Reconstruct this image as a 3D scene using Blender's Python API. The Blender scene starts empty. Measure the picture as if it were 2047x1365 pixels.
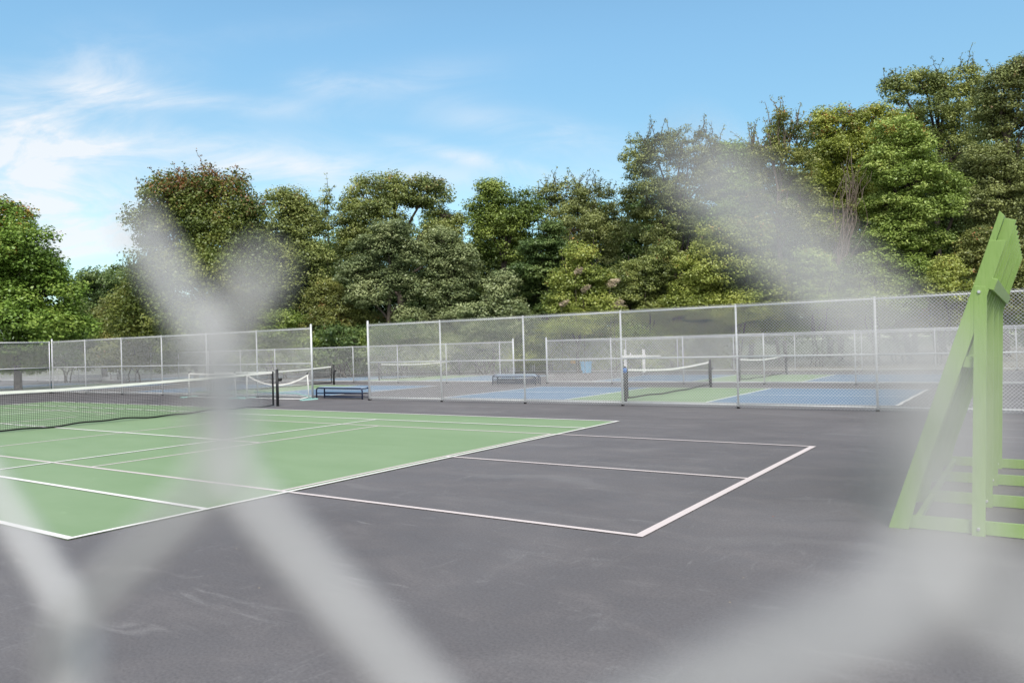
import bpy, math, random
import numpy as np
from mathutils import Matrix, Vector

R = math.radians
random.seed(7)
RNG = np.random.default_rng(11)
SC = bpy.context.scene
COL = SC.collection

# ------------------------------------------------------------------ camera
# X runs along the tennis court (its near baseline is X = 0), Y across it, Z up, metres.
CAM = Vector((7.1366, -3.4216, 1.6067))
YAW, PITCH, ROLL, FPX = -0.5964, 0.0065, -0.0278, 1541.5
FW = Vector((math.sin(YAW) * math.cos(PITCH), math.cos(YAW) * math.cos(PITCH), math.sin(PITCH)))
RT0 = Vector((math.cos(YAW), -math.sin(YAW), 0))
UP0 = RT0.cross(FW)
RT = RT0 * math.cos(ROLL) + UP0 * math.sin(ROLL)
UP = UP0 * math.cos(ROLL) - RT0 * math.sin(ROLL)
cam_data = bpy.data.cameras.new('camera')
cam_data.sensor_width = 36.0
cam_data.sensor_fit = 'HORIZONTAL'
cam_data.lens = FPX / 2047 * 36
cam_data.clip_start = 0.005
cam_data.clip_end = 2000
cam_data.dof.use_dof = True
cam_data.dof.focus_distance = 18.0
cam_data.dof.aperture_fstop = cam_data.lens / 7.2
cam = bpy.data.objects.new('camera', cam_data)
COL.objects.link(cam)
m3 = Matrix((RT, UP, -FW)).transposed()
cam.matrix_world = Matrix.Translation(CAM) @ m3.to_4x4()
SC.camera = cam

# ------------------------------------------------------------------ light
SUN_EL, SUN_AZ = 52.0, 142.0          # azimuth of the sun seen from above, degrees clockwise from +Y
sd = Vector((math.sin(R(SUN_AZ)) * math.cos(R(SUN_EL)), math.cos(R(SUN_AZ)) * math.cos(R(SUN_EL)), math.sin(R(SUN_EL))))
sun_data = bpy.data.lights.new('sun', 'SUN')
sun_data.energy = 1.65
sun_data.angle = R(24)
sun_data.color = (1.0, 0.93, 0.84)
sun = bpy.data.objects.new('sun', sun_data)
COL.objects.link(sun)
sun.rotation_euler = (-sd).to_track_quat('-Z', 'Y').to_euler()
sun.location = sd * 100

SC.view_settings.view_transform = 'Standard'
SC.view_settings.look = 'None'
SC.view_settings.exposure = 1.12
SC.view_settings.gamma = 1.0
SC.view_settings.use_curve_mapping = False
SC.cycles.use_denoising = True
SC.cycles.max_bounces = 6
SC.cycles.transmission_bounces = 4
SC.cycles.transparent_max_bounces = 4
SC.cycles.sample_clamp_indirect = 4.0


class NT:
    """Small helper round a node tree."""
    def __init__(self, tree):
        self.t = tree
        tree.nodes.clear()

    def n(self, kind, **kw):
        nd = self.t.nodes.new(kind)
        for k, v in kw.items():
            setattr(nd, k, v)
        return nd

    def l(self, a, b):
        self.t.links.new(a, b)

    def val(self, sock, v):
        if hasattr(v, 'node'):
            self.l(v, sock)
        else:
            sock.default_value = v

    def math(self, op, a, b=0.0, clamp=False):
        nd = self.n('ShaderNodeMath', operation=op)
        nd.use_clamp = clamp
        self.val(nd.inputs[0], a)
        self.val(nd.inputs[1], b)
        return nd.outputs[0]

    def mix(self, f, a, b):
        nd = self.n('ShaderNodeMix', data_type='RGBA')
        self.val(nd.inputs[0], f)
        self.val(nd.inputs[6], a if hasattr(a, 'node') else (*a, 1) if len(a) == 3 else a)
        self.val(nd.inputs[7], b if hasattr(b, 'node') else (*b, 1) if len(b) == 3 else b)
        return nd.outputs[2]

    def noise(self, vec, scale, detail=4.0, rough=0.5, dist=0.0):
        nd = self.n('ShaderNodeTexNoise')
        nd.inputs['Scale'].default_value = scale
        nd.inputs['Detail'].default_value = detail
        nd.inputs['Roughness'].default_value = rough
        nd.inputs['Distortion'].default_value = dist
        if vec is not None:
            self.l(vec, nd.inputs['Vector'])
        return nd.outputs['Fac']

    def remap(self, v, a, b, c=0.0, d=1.0):
        nd = self.n('ShaderNodeMapRange')
        nd.interpolation_type = 'SMOOTHSTEP'
        self.val(nd.inputs[0], v)
        for i, x in enumerate((a, b, c, d)):
            nd.inputs[i + 1].default_value = x
        return nd.outputs[0]

    def mapping(self, vec, scale=(1, 1, 1), rot=(0, 0, 0), loc=(0, 0, 0)):
        nd = self.n('ShaderNodeMapping')
        self.l(vec, nd.inputs[0])
        nd.inputs['Scale'].default_value = scale
        nd.inputs['Rotation'].default_value = rot
        nd.inputs['Location'].default_value = loc
        return nd.outputs[0]


# ------------------------------------------------------------------ sky
world = bpy.data.worlds.new('World')
SC.world = world
world.use_nodes = True
w = NT(world.node_tree)
sky = w.n('ShaderNodeTexSky', sky_type='NISHITA')
sky.sun_disc = False
sky.sun_elevation = R(SUN_EL)
sky.sun_rotation = R(SUN_AZ)
sky.altitude = 0
sky.air_density = 1.0
sky.dust_density = 0.25
sky.ozone_density = 2.2
tc = w.n('ShaderNodeTexCoord')
sep = w.n('ShaderNodeSeparateXYZ')
w.l(tc.outputs['Generated'], sep.inputs[0])
# streaky cirrus; directions are measured from a fixed compass bearing, so the clouds stay where they are in the sky
def dot3(ax):
    nd = w.n('ShaderNodeVectorMath', operation='DOT_PRODUCT')
    w.l(tc.outputs['Generated'], nd.inputs[0])
    nd.inputs[1].default_value = ax
    return nd.outputs['Value']


FH = Vector((math.sin(YAW), math.cos(YAW), 0))
fr = w.math('MAXIMUM', dot3(FH), 0.08)
gx = w.math('DIVIDE', dot3(RT0), fr)
gz = w.math('DIVIDE', sep.outputs[2], fr)
gv = w.n('ShaderNodeCombineXYZ')
w.l(gx, gv.inputs[0])
w.l(gz, gv.inputs[1])
n_fine = w.noise(w.mapping(gv.outputs[0], scale=(3.0, 9.0, 1), rot=(0, 0, R(8))), 1.5, 9, 0.62, 0.9)
n_soft = w.noise(w.mapping(gv.outputs[0], scale=(3.0, 5.0, 1), rot=(0, 0, R(-14)), loc=(2, 3, 0)), 1.2, 6, 0.55, 0.6)
tex = w.remap(w.math('ADD', w.math('MULTIPLY', n_fine, 0.65), w.math('MULTIPLY', n_soft, 0.35)), 0.38, 0.64)


def blob(u, v, ru, rv, deg, amp):
    x0 = (u - 1023.5) / FPX
    z0 = (693 - 0.028 * (u - 1023.5) - v) / FPX
    c, s_ = math.cos(R(deg)), math.sin(R(deg))
    dx, dz = w.math('SUBTRACT', gx, x0), w.math('SUBTRACT', gz, z0)
    a_ = w.math('ADD', w.math('MULTIPLY', dx, c * FPX / ru), w.math('MULTIPLY', dz, s_ * FPX / ru))
    b_ = w.math('ADD', w.math('MULTIPLY', dx, -s_ * FPX / rv), w.math('MULTIPLY', dz, c * FPX / rv))
    q_ = w.math('ADD', w.math('MULTIPLY', a_, a_), w.math('MULTIPLY', b_, b_))
    return w.math('MULTIPLY', w.math('POWER', 2.718, w.math('MULTIPLY', q_, -1.0)), amp)


cov = None
for bl in ((225, 160, 150, 80, 0, 0.62), (250, 190, 130, 26, -6, 0.4), (80, 240, 150, 55, -28, 0.65), (20, 300, 130, 70, 0, 0.5), (420, 203, 240, 22, -7, 0.5), (40, 335, 190, 48, 4, 0.85),
           (330, 290, 300, 42, -6, 0.75), (640, 338, 330, 26, -5, 0.5), (150, 470, 170, 95, 0, 1.3), (-40, 420, 200, 90, 0, 0.8), (960, 318, 190, 16, -14, 0.55),
           (660, 168, 90, 30, 0, 0.35), (830, 165, 170, 36, 6, 0.3), (1040, 250, 200, 34, -12, 0.4), (560, 60, 180, 26, 5, 0.12), (450, 400, 620, 90, 0, 0.42),
           (1250, 330, 260, 50, 0, 0.14)):
    x_ = blob(*bl)
    cov = x_ if cov is None else w.math('ADD', cov, x_)
hazeband = w.math('MULTIPLY', w.remap(sep.outputs[2], 0.20, 0.0), 0.16)
cl = w.math('MULTIPLY', cov, w.math('ADD', 0.22, w.math('MULTIPLY', tex, 0.85)))
# thin overcast overhead and behind, where the picture does not look
over = w.math('MAXIMUM', w.remap(sep.outputs[2], 0.48, 0.80), w.remap(dot3(FH), 0.35, -0.15))
over = w.math('MULTIPLY', over, w.math('ADD', 0.62, w.math('MULTIPLY', n_soft, 0.5)))
cl = w.math('MINIMUM', w.math('ADD', w.math('ADD', cl, hazeband), over), 1.0)
tint = w.n('ShaderNodeMix', data_type='RGBA', blend_type='MULTIPLY')
tint.inputs[0].default_value = 1
tint.inputs[7].default_value = (1.09, 1.34, 1.22, 1)
air = w.mix(w.remap(sep.outputs[2], 0.40, 0.22), (1.0, 1.0, 1.0), (0.86, 0.84, 0.82))
tint2 = w.n('ShaderNodeMix', data_type='RGBA', blend_type='MULTIPLY')
tint2.inputs[0].default_value = 1
w.l(sky.outputs[0], tint2.inputs[6])
w.l(air, tint2.inputs[7])
w.l(tint2.outputs[2], tint.inputs[6])
skycol = w.mix(w.math('MULTIPLY', cl, 0.9), tint.outputs[2], (5.3, 5.5, 5.75))
bg = w.n('ShaderNodeBackground')
bg.inputs[1].default_value = 0.08
w.l(skycol, bg.inputs[0])
out = w.n('ShaderNodeOutputWorld')
w.l(bg.outputs[0], out.inputs[0])


# ------------------------------------------------------------------ materials
def newmat(name):
    m = bpy.data.materials.new(name)
    m.use_nodes = True
    return m, NT(m.node_tree)


def finish(t, col, rough=0.6, spec=0.4, metal=0.0, bump=None, bump_d=0.01, bump_s=0.3):
    p = t.n('ShaderNodeBsdfPrincipled')
    t.val(p.inputs['Base Color'], col if hasattr(col, 'node') else (*col, 1))
    t.val(p.inputs['Roughness'], rough)
    p.inputs['Specular IOR Level'].default_value = spec
    p.inputs['Metallic'].default_value = metal
    if bump is not None:
        b = t.n('ShaderNodeBump')
        b.inputs['Strength'].default_value = bump_s
        b.inputs['Distance'].default_value = bump_d
        t.l(bump, b.inputs['Height'])
        t.l(b.outputs[0], p.inputs['Normal'])
    o = t.n('ShaderNodeOutputMaterial')
    t.l(p.outputs[0], o.inputs[0])
    return p


def pos(t):
    return t.n('ShaderNodeNewGeometry').outputs['Position']


def flat_mat(name, col, rough=0.55, spec=0.4, metal=0.0, var=0.08, scale=6.0):
    m, t = newmat(name)
    v = t.noise(pos(t), scale, 4, 0.6)
    k = t.remap(v, 0.3, 0.7, 1 - var, 1 + var)
    nd = t.n('ShaderNodeMix', data_type='RGBA', blend_type='MULTIPLY')
    nd.inputs[0].default_value = 1
    nd.inputs[6].default_value = (*col, 1)
    t.l(k, nd.inputs[7])
    finish(t, nd.outputs[2], rough, spec, metal)
    return m


def asphalt_mat():
    m, t = newmat('asphalt coating')
    p = pos(t)
    big = t.noise(p, 0.20, 5, 0.6, 0.6)
    mid = t.noise(t.mapping(p, scale=(1, 1.7, 1), rot=(0, 0, R(15))), 1.1, 7, 0.68, 0.5)
    grain = t.noise(p, 55.0, 3, 0.7)
    fine = t.noise(p, 240.0, 2, 0.6)
    c = t.mix(t.remap(big, 0.28, 0.72), (0.111, 0.103, 0.107), (0.155, 0.146, 0.151))
    c = t.mix(t.math('MULTIPLY', t.remap(mid, 0.45, 0.75), 0.5), c, (0.176, 0.164, 0.167))
    c = t.mix(t.math('MULTIPLY', t.remap(mid, 0.42, 0.22), 0.5), c, (0.092, 0.084, 0.086))

    def scuff(c, scale, rot, loc, s1, lo, hi, amt, col, dist, pl):
        st = t.noise(t.mapping(p, scale=scale, rot=(0, 0, R(rot)), loc=loc), s1, 8, 0.7, dist)
        patch = t.remap(t.noise(t.mapping(p, loc=loc), pl, 3, 0.55), 0.47, 0.60)
        return t.mix(t.math('MULTIPLY', t.math('MULTIPLY', t.remap(st, lo, hi), patch), amt), c, col)
    c = scuff(c, (0.5, 3.4, 1), 28, (0, 0, 0), 1.6, 0.53, 0.70, 0.32, (0.29, 0.28, 0.28), 1.2, 0.55)
    c = scuff(c, (3.0, 0.7, 1), -16, (3, 1, 0), 1.8, 0.55, 0.72, 0.32, (0.28, 0.272, 0.272), 2.2, 0.8)
    c = scuff(c, (0.6, 6.0, 1), 55, (9, 4, 0), 2.4, 0.60, 0.69, 0.32, (0.31, 0.30, 0.30), 0.8, 0.9)
    c = scuff(c, (1.0, 1.3, 1), 0, (5, 5, 0), 3.4, 0.60, 0.70, 0.38, (0.28, 0.275, 0.27), 3.0, 1.1)
    # pale sweeping arcs left by the squeegee
    wv = t.n('ShaderNodeTexWave', wave_type='RINGS')
    wv.inputs['Scale'].default_value = 0.21
    wv.inputs['Distortion'].default_value = 6.0
    wv.inputs['Detail'].default_value = 4.0
    wv.inputs['Detail Scale'].default_value = 1.4
    t.l(t.mapping(p, loc=(-4.2, 2.4, 0)), wv.inputs['Vector'])
    c = t.mix(t.math('MULTIPLY', t.math('MULTIPLY', t.remap(wv.outputs['Fac'], 0.88, 0.99), t.remap(big, 0.42, 0.6)), 0.22), c, (0.25, 0.24, 0.235))
    # crumbs of leaf and grit
    for sc_, rad, col, amt in ((2.3, 0.018, (0.34, 0.27, 0.18), 0.85), (3.7, 0.014, (0.40, 0.39, 0.37), 0.8), (1.3, 0.016, (0.30, 0.12, 0.07), 0.8)):
        vor = t.n('ShaderNodeTexVoronoi')
        vor.inputs['Scale'].default_value = sc_
        t.l(t.mapping(p, loc=(sc_, 3 * sc_, 0)), vor.inputs['Vector'])
        c = t.mix(t.math('MULTIPLY', t.math('LESS_THAN', vor.outputs['Distance'], rad), amt), c, col)
    g2 = t.n('ShaderNodeMix', data_type='RGBA', blend_type='MULTIPLY')
    g2.inputs[0].default_value = 1
    t.l(c, g2.inputs[6])
    t.l(t.math('MULTIPLY', t.remap(grain, 0.25, 0.75, 0.80, 1.20), t.remap(fine, 0.25, 0.75, 0.86, 1.14)), g2.inputs[7])
    finish(t, g2.outputs[2], t.remap(mid, 0.3, 0.7, 0.62, 0.8), 0.32, bump=fine, bump_d=0.003, bump_s=0.35)
    return m


def court_mat(name, a, b):
    m, t = newmat(name)
    p = pos(t)
    big = t.noise(t.mapping(p, scale=(0.5, 1.6, 1), rot=(0, 0, R(20))), 0.5, 5, 0.6, 0.5)
    fine = t.noise(p, 220.0, 2, 0.5)
    c = t.mix(t.remap(big, 0.3, 0.72), a, b)
    sc = t.noise(t.mapping(p, scale=(0.5, 2.4, 1), rot=(0, 0, R(-12))), 2.0, 6, 0.66, 1.0)
    c = t.mix(t.math('MULTIPLY', t.remap(sc, 0.60, 0.78), 0.22), c, tuple(min(1, x * 1.35 + 0.04) for x in b))
    finish(t, c, 0.72, 0.3, bump=fine, bump_d=0.002, bump_s=0.3)
    return m


def line_mat(name, col, wear):
    m, t = newmat(name)
    p = pos(t)
    n = t.noise(p, 9.0, 5, 0.65)
    c = t.mix(t.math('MULTIPLY', t.remap(n, 0.5, 0.8), wear), col, tuple(x * 0.62 for x in col))
    finish(t, c, 0.6, 0.3)
    return m


def ground_mat():
    m, t = newmat('dry grass and gravel')
    p = pos(t)
    a = t.noise(p, 0.12, 4, 0.6)
    b = t.noise(p, 3.0, 5, 0.7)
    f = t.noise(p, 40.0, 3, 0.6)
    c = t.mix(t.remap(a, 0.35, 0.65), (0.21, 0.185, 0.13), (0.27, 0.25, 0.21))
    sp = t.n('ShaderNodeSeparateXYZ')
    t.l(p, sp.inputs[0])
    c = t.mix(t.remap(b, 0.45, 0.7), c, (0.13, 0.14, 0.07))
    grass = t.mix(t.remap(b, 0.35, 0.7), (0.045, 0.065, 0.022), (0.085, 0.10, 0.04))
    c = t.mix(t.remap(t.math('ADD', sp.outputs[0], t.math('MULTIPLY', t.math('SUBTRACT', a, 0.5), 14.0)), -3.0, -11.0), c, grass)
    c = t.mix(t.math('MULTIPLY', t.remap(f, 0.4, 0.7), 0.4), c, (0.33, 0.31, 0.27))
    finish(t, c, 0.9, 0.1, bump=f, bump_d=0.05, bump_s=0.6)
    return m


def bark_mat(name, a, b):
    m, t = newmat(name)
    p = pos(t)
    n = t.noise(t.mapping(p, scale=(6, 6, 1.2)), 2.0, 6, 0.7, 0.4)
    c = t.mix(t.remap(n, 0.35, 0.68), a, b)
    finish(t, c, 0.9, 0.15, bump=n, bump_d=0.03, bump_s=0.6)
    return m


def paint_wood_mat():
    m, t = newmat('green painted lumber')
    p = pos(t)
    n = t.noise(t.mapping(p, scale=(3, 3, 0.5)), 4.0, 6, 0.65, 0.6)
    g = t.noise(t.mapping(p, scale=(30, 30, 1.5)), 3.0, 4, 0.6)
    c = t.mix(t.remap(n, 0.3, 0.72), (0.235, 0.375, 0.10), (0.28, 0.42, 0.135))
    c = t.mix(t.math('MULTIPLY', t.remap(g, 0.5, 0.72), 0.4), c, (0.17, 0.29, 0.065))
    d = t.noise(p, 9.0, 7, 0.75, 0.5)
    c = t.mix(t.math('MULTIPLY', t.remap(d, 0.62, 0.74), 0.5), c, (0.21, 0.27, 0.13))
    c = t.mix(t.math('MULTIPLY', t.remap(t.noise(t.mapping(p, loc=(4, 1, 2)), 23.0, 5, 0.7), 0.68, 0.72), 0.55), c, (0.30, 0.29, 0.2))
    finish(t, c, 0.48, 0.4, bump=g, bump_d=0.002, bump_s=0.4)
    return m


def galv_mat(name, col, rough=0.45, metal=0.35):
    m, t = newmat(name)
    n = t.noise(pos(t), 14.0, 4, 0.65)
    c = t.mix(t.remap(n, 0.3, 0.7), tuple(x * 0.9 for x in col), tuple(min(1, x * 1.06) for x in col))
    finish(t, c, rough, 0.5, metal)
    return m


def leaf_mat(name, dark, mid, lite, accent=None, amt=0.0, top=0.0, trans=0.2, nscale=0.45):
    """Leaf colour varies leaf by leaf and, softly, from branch to branch; an accent is autumn colour."""
    m, t = newmat(name)
    geo = t.n('ShaderNodeNewGeometry')
    rnd = geo.outputs['Random Per Island']
    tcn = t.n('ShaderNodeTexCoord')
    n = t.noise(geo.outputs['Position'], nscale, 3, 0.6)
    v = t.math('ADD', t.math('MULTIPLY', rnd, 0.34), t.math('MULTIPLY', t.remap(n, 0.28, 0.72), 0.66))
    ramp = t.n('ShaderNodeValToRGB')
    e = ramp.color_ramp.elements
    e[0].position = 0.12
    e[0].color = (*dark, 1)
    e[1].position = 0.9
    e[1].color = (*lite, 1)
    k = e.new(0.5)
    k.color = (*mid, 1)
    t.l(v, ramp.inputs[0])
    c = ramp.outputs[0]
    if accent:
        n2 = t.noise(t.mapping(geo.outputs['Position'], loc=(5, 9, 3)), 1.3, 4, 0.65)
        s = t.n('ShaderNodeSeparateXYZ')
        t.l(tcn.outputs['Generated'], s.inputs[0])
        a = t.math('ADD', n2, t.math('MULTIPLY', t.math('SUBTRACT', s.outputs[2], 0.6), top))
        a = t.math('ADD', a, t.math('MULTIPLY', t.math('SUBTRACT', rnd, 0.5), 0.22))
        a = t.remap(a, 0.70 - amt * 0.35, 0.82 - amt * 0.35)
        c = t.mix(a, c, accent)
    d = t.n('ShaderNodeBsdfDiffuse')
    t.l(c, d.inputs[0])
    tr = t.n('ShaderNodeBsdfTranslucent')
    t.l(c, tr.inputs[0])
    mx = t.n('ShaderNodeMixShader')
    mx.inputs[0].default_value = trans
    t.l(d.outputs[0], mx.inputs[1])
    t.l(tr.outputs[0], mx.inputs[2])
    gl = t.n('ShaderNodeBsdfGlossy')
    gl.inputs['Roughness'].default_value = 0.45
    gl.inputs['Color'].default_value = (0.9, 0.95, 1, 1)
    mx2 = t.n('ShaderNodeMixShader')
    mx2.inputs[0].default_value = 0.035
    t.l(mx.outputs[0], mx2.inputs[1])
    t.l(gl.outputs[0], mx2.inputs[2])
    o = t.n('ShaderNodeOutputMaterial')
    t.l(mx2.outputs[0], o.inputs[0])
    return m


M = {
    'asphalt': asphalt_mat(),
    'green': court_mat('green court coating', (0.192, 0.285, 0.150), (0.228, 0.318, 0.182)),
    'blue': court_mat('blue court coating', (0.125, 0.205, 0.305), (0.15, 0.23, 0.33)),
    'white_line': line_mat('white court line', (0.80, 0.78, 0.75), 0.2),
    'pink_line': line_mat('pale pink court line', (0.64, 0.565, 0.555), 0.25),
    'ground': ground_mat(),
    'galv': galv_mat('galvanised pipe', (0.64, 0.655, 0.665), 0.45, 0.12),
    'wire': galv_mat('galvanised mesh wire', (0.55, 0.56, 0.565), 0.5, 0.1),
    'near_wire': galv_mat('galvanised wire up close', (0.48, 0.485, 0.495), 0.5, 0.1),
    'wood': paint_wood_mat(),
    'black': flat_mat('black powder coat', (0.012, 0.012, 0.014), 0.45, 0.5),
    'cord': flat_mat('black net cord', (0.014, 0.014, 0.016), 0.8, 0.2),
    'tape': flat_mat('white net tape', (0.86, 0.84, 0.80), 0.7, 0.3, var=0.05, scale=3),
    'navy': flat_mat('dark navy bench steel', (0.014, 0.025, 0.065), 0.4, 0.5),
    'seat_blue': flat_mat('pale blue bench mesh', (0.42, 0.52, 0.64), 0.5, 0.4),
    'teal': flat_mat('teal plastic', (0.28, 0.50, 0.46), 0.45, 0.4),
    'white': flat_mat('white painted wood', (0.78, 0.78, 0.76), 0.55, 0.4),
    'bin_blue': flat_mat('sky blue plastic', (0.16, 0.42, 0.66), 0.5, 0.4),
    'yellow': flat_mat('yellow painted tin', (0.70, 0.46, 0.12), 0.5, 0.4),
    'bolt': galv_mat('zinc bolt', (0.72, 0.73, 0.75), 0.3, 0.7),
    'soot': flat_mat('dark rubber sleeve', (0.03, 0.03, 0.032), 0.8, 0.2),
    'crank': flat_mat('blue tape', (0.05, 0.20, 0.55), 0.5, 0.4),
    'bark': bark_mat('grey brown bark', (0.055, 0.045, 0.036), (0.12, 0.10, 0.085)),
    'bark_pale': bark_mat('pale bark', (0.13, 0.10, 0.08), (0.26, 0.215, 0.18)),
    'plume': flat_mat('tan reed plume', (0.46, 0.38, 0.27), 0.9, 0.1, var=0.2),
}


# ------------------------------------------------------------------ mesh helpers
class MB:
    def __init__(self):
        self.v, self.f, self.smooth = [], [], False

    def add(self, vs, fs):
        b = len(self.v)
        self.v.extend([tuple(x) for x in vs])
        self.f.extend([tuple(i + b for i in f) for f in fs])

    def box(self, x0, y0, z0, x1, y1, z1):
        self.add([(x0, y0, z0), (x1, y0, z0), (x1, y1, z0), (x0, y1, z0), (x0, y0, z1), (x1, y0, z1), (x1, y1, z1), (x0, y1, z1)],
                 [(0, 3, 2, 1), (4, 5, 6, 7), (0, 1, 5, 4), (1, 2, 6, 5), (2, 3, 7, 6), (3, 0, 4, 7)])
        return self

    def cham(self, poly, axis_from, axis_to, bev=0.003):
        """Extrude a polygon given as 3-D points along a vector, edges softened by a small chamfer at both ends."""
        P = [Vector(p) for p in poly]
        d = Vector(axis_to) - Vector(axis_from)
        n = d.normalized()
        c = sum(P, Vector()) / len(P)
        N = len(P)

        def ring(off, ins):
            r = []
            for p in P:
                q = c - p
                r.append(p + n * off + q.normalized() * ins * 1.4)
            return r
        rings = [ring(0, bev), ring(bev, 0), ring(d.length - bev, 0), ring(d.length, bev)]
        vs = [v for r in rings for v in r]
        fs = []
        for k in range(3):
            for i in range(N):
                j = (i + 1) % N
                fs.append((k * N + i, k * N + j, (k + 1) * N + j, (k + 1) * N + i))
        fs.append(tuple(range(N - 1, -1, -1)))
        fs.append(tuple(3 * N + i for i in range(N)))
        self.add(vs, fs)
        return self

    def tube(self, pts, rad, sides=8, caps=True):
        P = [Vector(p) for p in pts]
        rs = rad if hasattr(rad, '__len__') else [rad] * len(P)
        t0 = (P[1] - P[0]).normalized()
        a = Vector((0, 0, 1)) if abs(t0.z) < 0.9 else Vector((1, 0, 0))
        u = t0.cross(a).normalized()
        vs, fs = [], []
        for i, p in enumerate(P):
            t = (P[min(i + 1, len(P) - 1)] - P[max(i - 1, 0)]).normalized()
            u = (u - t * u.dot(t)).normalized()
            w_ = t.cross(u)
            for k in range(sides):
                an = 2 * math.pi * k / sides
                vs.append(p + (u * math.cos(an) + w_ * math.sin(an)) * rs[i])
        for i in range(len(P) - 1):
            for k in range(sides):
                j = (k + 1) % sides
                fs.append((i * sides + k, i * sides + j, (i + 1) * sides + j, (i + 1) * sides + k))
        if caps:
            fs.append(tuple(range(sides - 1, -1, -1)))
            fs.append(tuple((len(P) - 1) * sides + k for k in range(sides)))
        self.add(vs, fs)
        return self

    def dome(self, c, r, sides=10):
        c = Vector(c)
        vs, fs = [], []
        for i in range(4):
            th = i / 4 * math.pi / 2
            for k in range(sides):
                an = 2 * math.pi * k / sides
                vs.append(c + Vector((math.cos(an) * math.cos(th), math.sin(an) * math.cos(th), math.sin(th) * 0.8)) * r)
        for i in range(3):
            for k in range(sides):
                j = (k + 1) % sides
                fs.append((i * sides + k, i * sides + j, (i + 1) * sides + j, (i + 1) * sides + k))
        vs.append(c + Vector((0, 0, r * 0.8)))
        for k in range(sides):
            fs.append((3 * sides + k, 3 * sides + (k + 1) % sides, 4 * sides))
        self.add(vs, fs)
        return self

    def build(self, name, mat, parent=None, smooth=False):
        base = root_loc(parent)
        me = bpy.data.meshes.new(name)
        me.from_pydata([(x - base[0], y - base[1], z - base[2]) for x, y, z in self.v], [], self.f)
        if smooth:
            me.polygons.foreach_set('use_smooth', [True] * len(me.polygons))
        me.materials.append(mat)
        me.update()
        o = bpy.data.objects.new(name, me)
        COL.objects.link(o)
        o.parent = parent
        return o


def root_loc(o):
    p = Vector((0, 0, 0))
    while o is not None:
        p = p + Vector(o.location)
        o = o.parent
    return p


def quads(name, V, mat, parent=None, nv=4):
    """One mesh from an (n*nv,3) array, every nv verts one face."""
    base = root_loc(parent)
    V = np.asarray(V, np.float32) - np.array(base, np.float32)
    n = len(V) // nv
    me = bpy.data.meshes.new(name)
    me.vertices.add(n * nv)
    me.loops.add(n * nv)
    me.polygons.add(n)
    me.vertices.foreach_set('co', V.ravel())
    me.loops.foreach_set('vertex_index', np.arange(n * nv, dtype=np.int32))
    me.polygons.foreach_set('loop_start', np.arange(0, n * nv, nv, dtype=np.int32))
    me.update(calc_edges=True)
    me.materials.append(mat)
    o = bpy.data.objects.new(name, me)
    COL.objects.link(o)
    o.parent = parent
    return o


def tag(o, label=None, cat=None, group=None, kind=None):
    if label:
        o['label'] = label
    if cat:
        o['category'] = cat
    if group:
        o['group'] = group
    if kind:
        o['kind'] = kind
    return o


def thing(name, label, cat, loc=(0, 0, 0), group=None):
    o = bpy.data.objects.new(name, None)
    o.empty_display_size = 0.2
    COL.objects.link(o)
    o.location = loc
    return tag(o, label, cat, group)


def copy_thing(o, loc, label, rotz=None, parent=None):
    c = o.copy()
    COL.objects.link(c)
    c.parent = parent
    if parent is None:
        c.location = loc
        if rotz is not None:
            c.rotation_euler = (0, 0, rotz)
        c['label'] = label
    for ch in list(o.children):
        copy_thing(ch, None, None, parent=c)
    return c


def at(u, v, depth):
    """World point that the photograph shows at pixel (u, v) and that stands `depth` metres in front of the lens."""
    return CAM + (FW + RT * ((u - 1023.5) / FPX) - UP * ((v - 682.5) / FPX)) * depth


# ------------------------------------------------------------------ setting: ground and courts
def sheet(name, x0, y0, x1, y1, z, mat, label, cat, nx=1, ny=1):
    mb = MB()
    for i in range(nx):
        for j in range(ny):
            a, b = x0 + (x1 - x0) * i / nx, x0 + (x1 - x0) * (i + 1) / nx
            c, d = y0 + (y1 - y0) * j / ny, y0 + (y1 - y0) * (j + 1) / ny
            mb.add([(a, c, z), (b, c, z), (b, d, z), (a, d, z)], [(0, 1, 2, 3)])
    return tag(mb.build(name, mat), label, cat, kind='structure')


sheet('ground', -600, -300, 600, 900, -0.03, M['ground'], 'dry grass and gravel ground beyond the courts', 'ground')
sheet('pavement', -74, -3.75, 34, 35.75, 0.0, M['asphalt'], 'dark grey coated asphalt under all the courts', 'pavement')
LX = -23.77
sheet('tennis_court', LX, 0, 0, 10.97, 0.004, M['green'], 'green tennis court surface on the grey asphalt', 'court')


def lines(name, rects, z, mat, label):
    mb = MB()
    for x0, y0, x1, y1 in rects:
        mb.add([(x0, y0, z), (x1, y0, z), (x1, y1, z), (x0, y1, z)], [(0, 1, 2, 3)])
    return tag(mb.build(name, mat), label, 'court lines', kind='structure')


LW, BW = 0.07, 0.06
NETX, SV = -11.885, 5.485
tl = [(-BW, 0, 0, 10.97), (LX, 0, LX + BW, 10.97),
      (LX + BW, 0, -BW, LW), (LX + BW, 10.97 - LW, -BW, 10.97),
      (LX + BW, 1.37, -BW, 1.37 + LW), (LX + BW, 9.6 - LW, -BW, 9.6),
      (-SV - LW, 1.37 + LW, -SV, 9.6 - LW), (LX + SV, 1.37 + LW, LX + SV + LW, 9.6 - LW),
      (LX + SV + LW, 5.485 - LW / 2, -SV - LW, 5.485 + LW / 2)]
lines('tennis_lines', tl, 0.012, M['white_line'], 'white tennis court lines on the green surface')
q = 0.165
PN = -q - 2.134                         # middle of the pickleball court marked across the near baseline
P0, P1 = 5.485 - 3.05, 5.485 + 3.05


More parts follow.
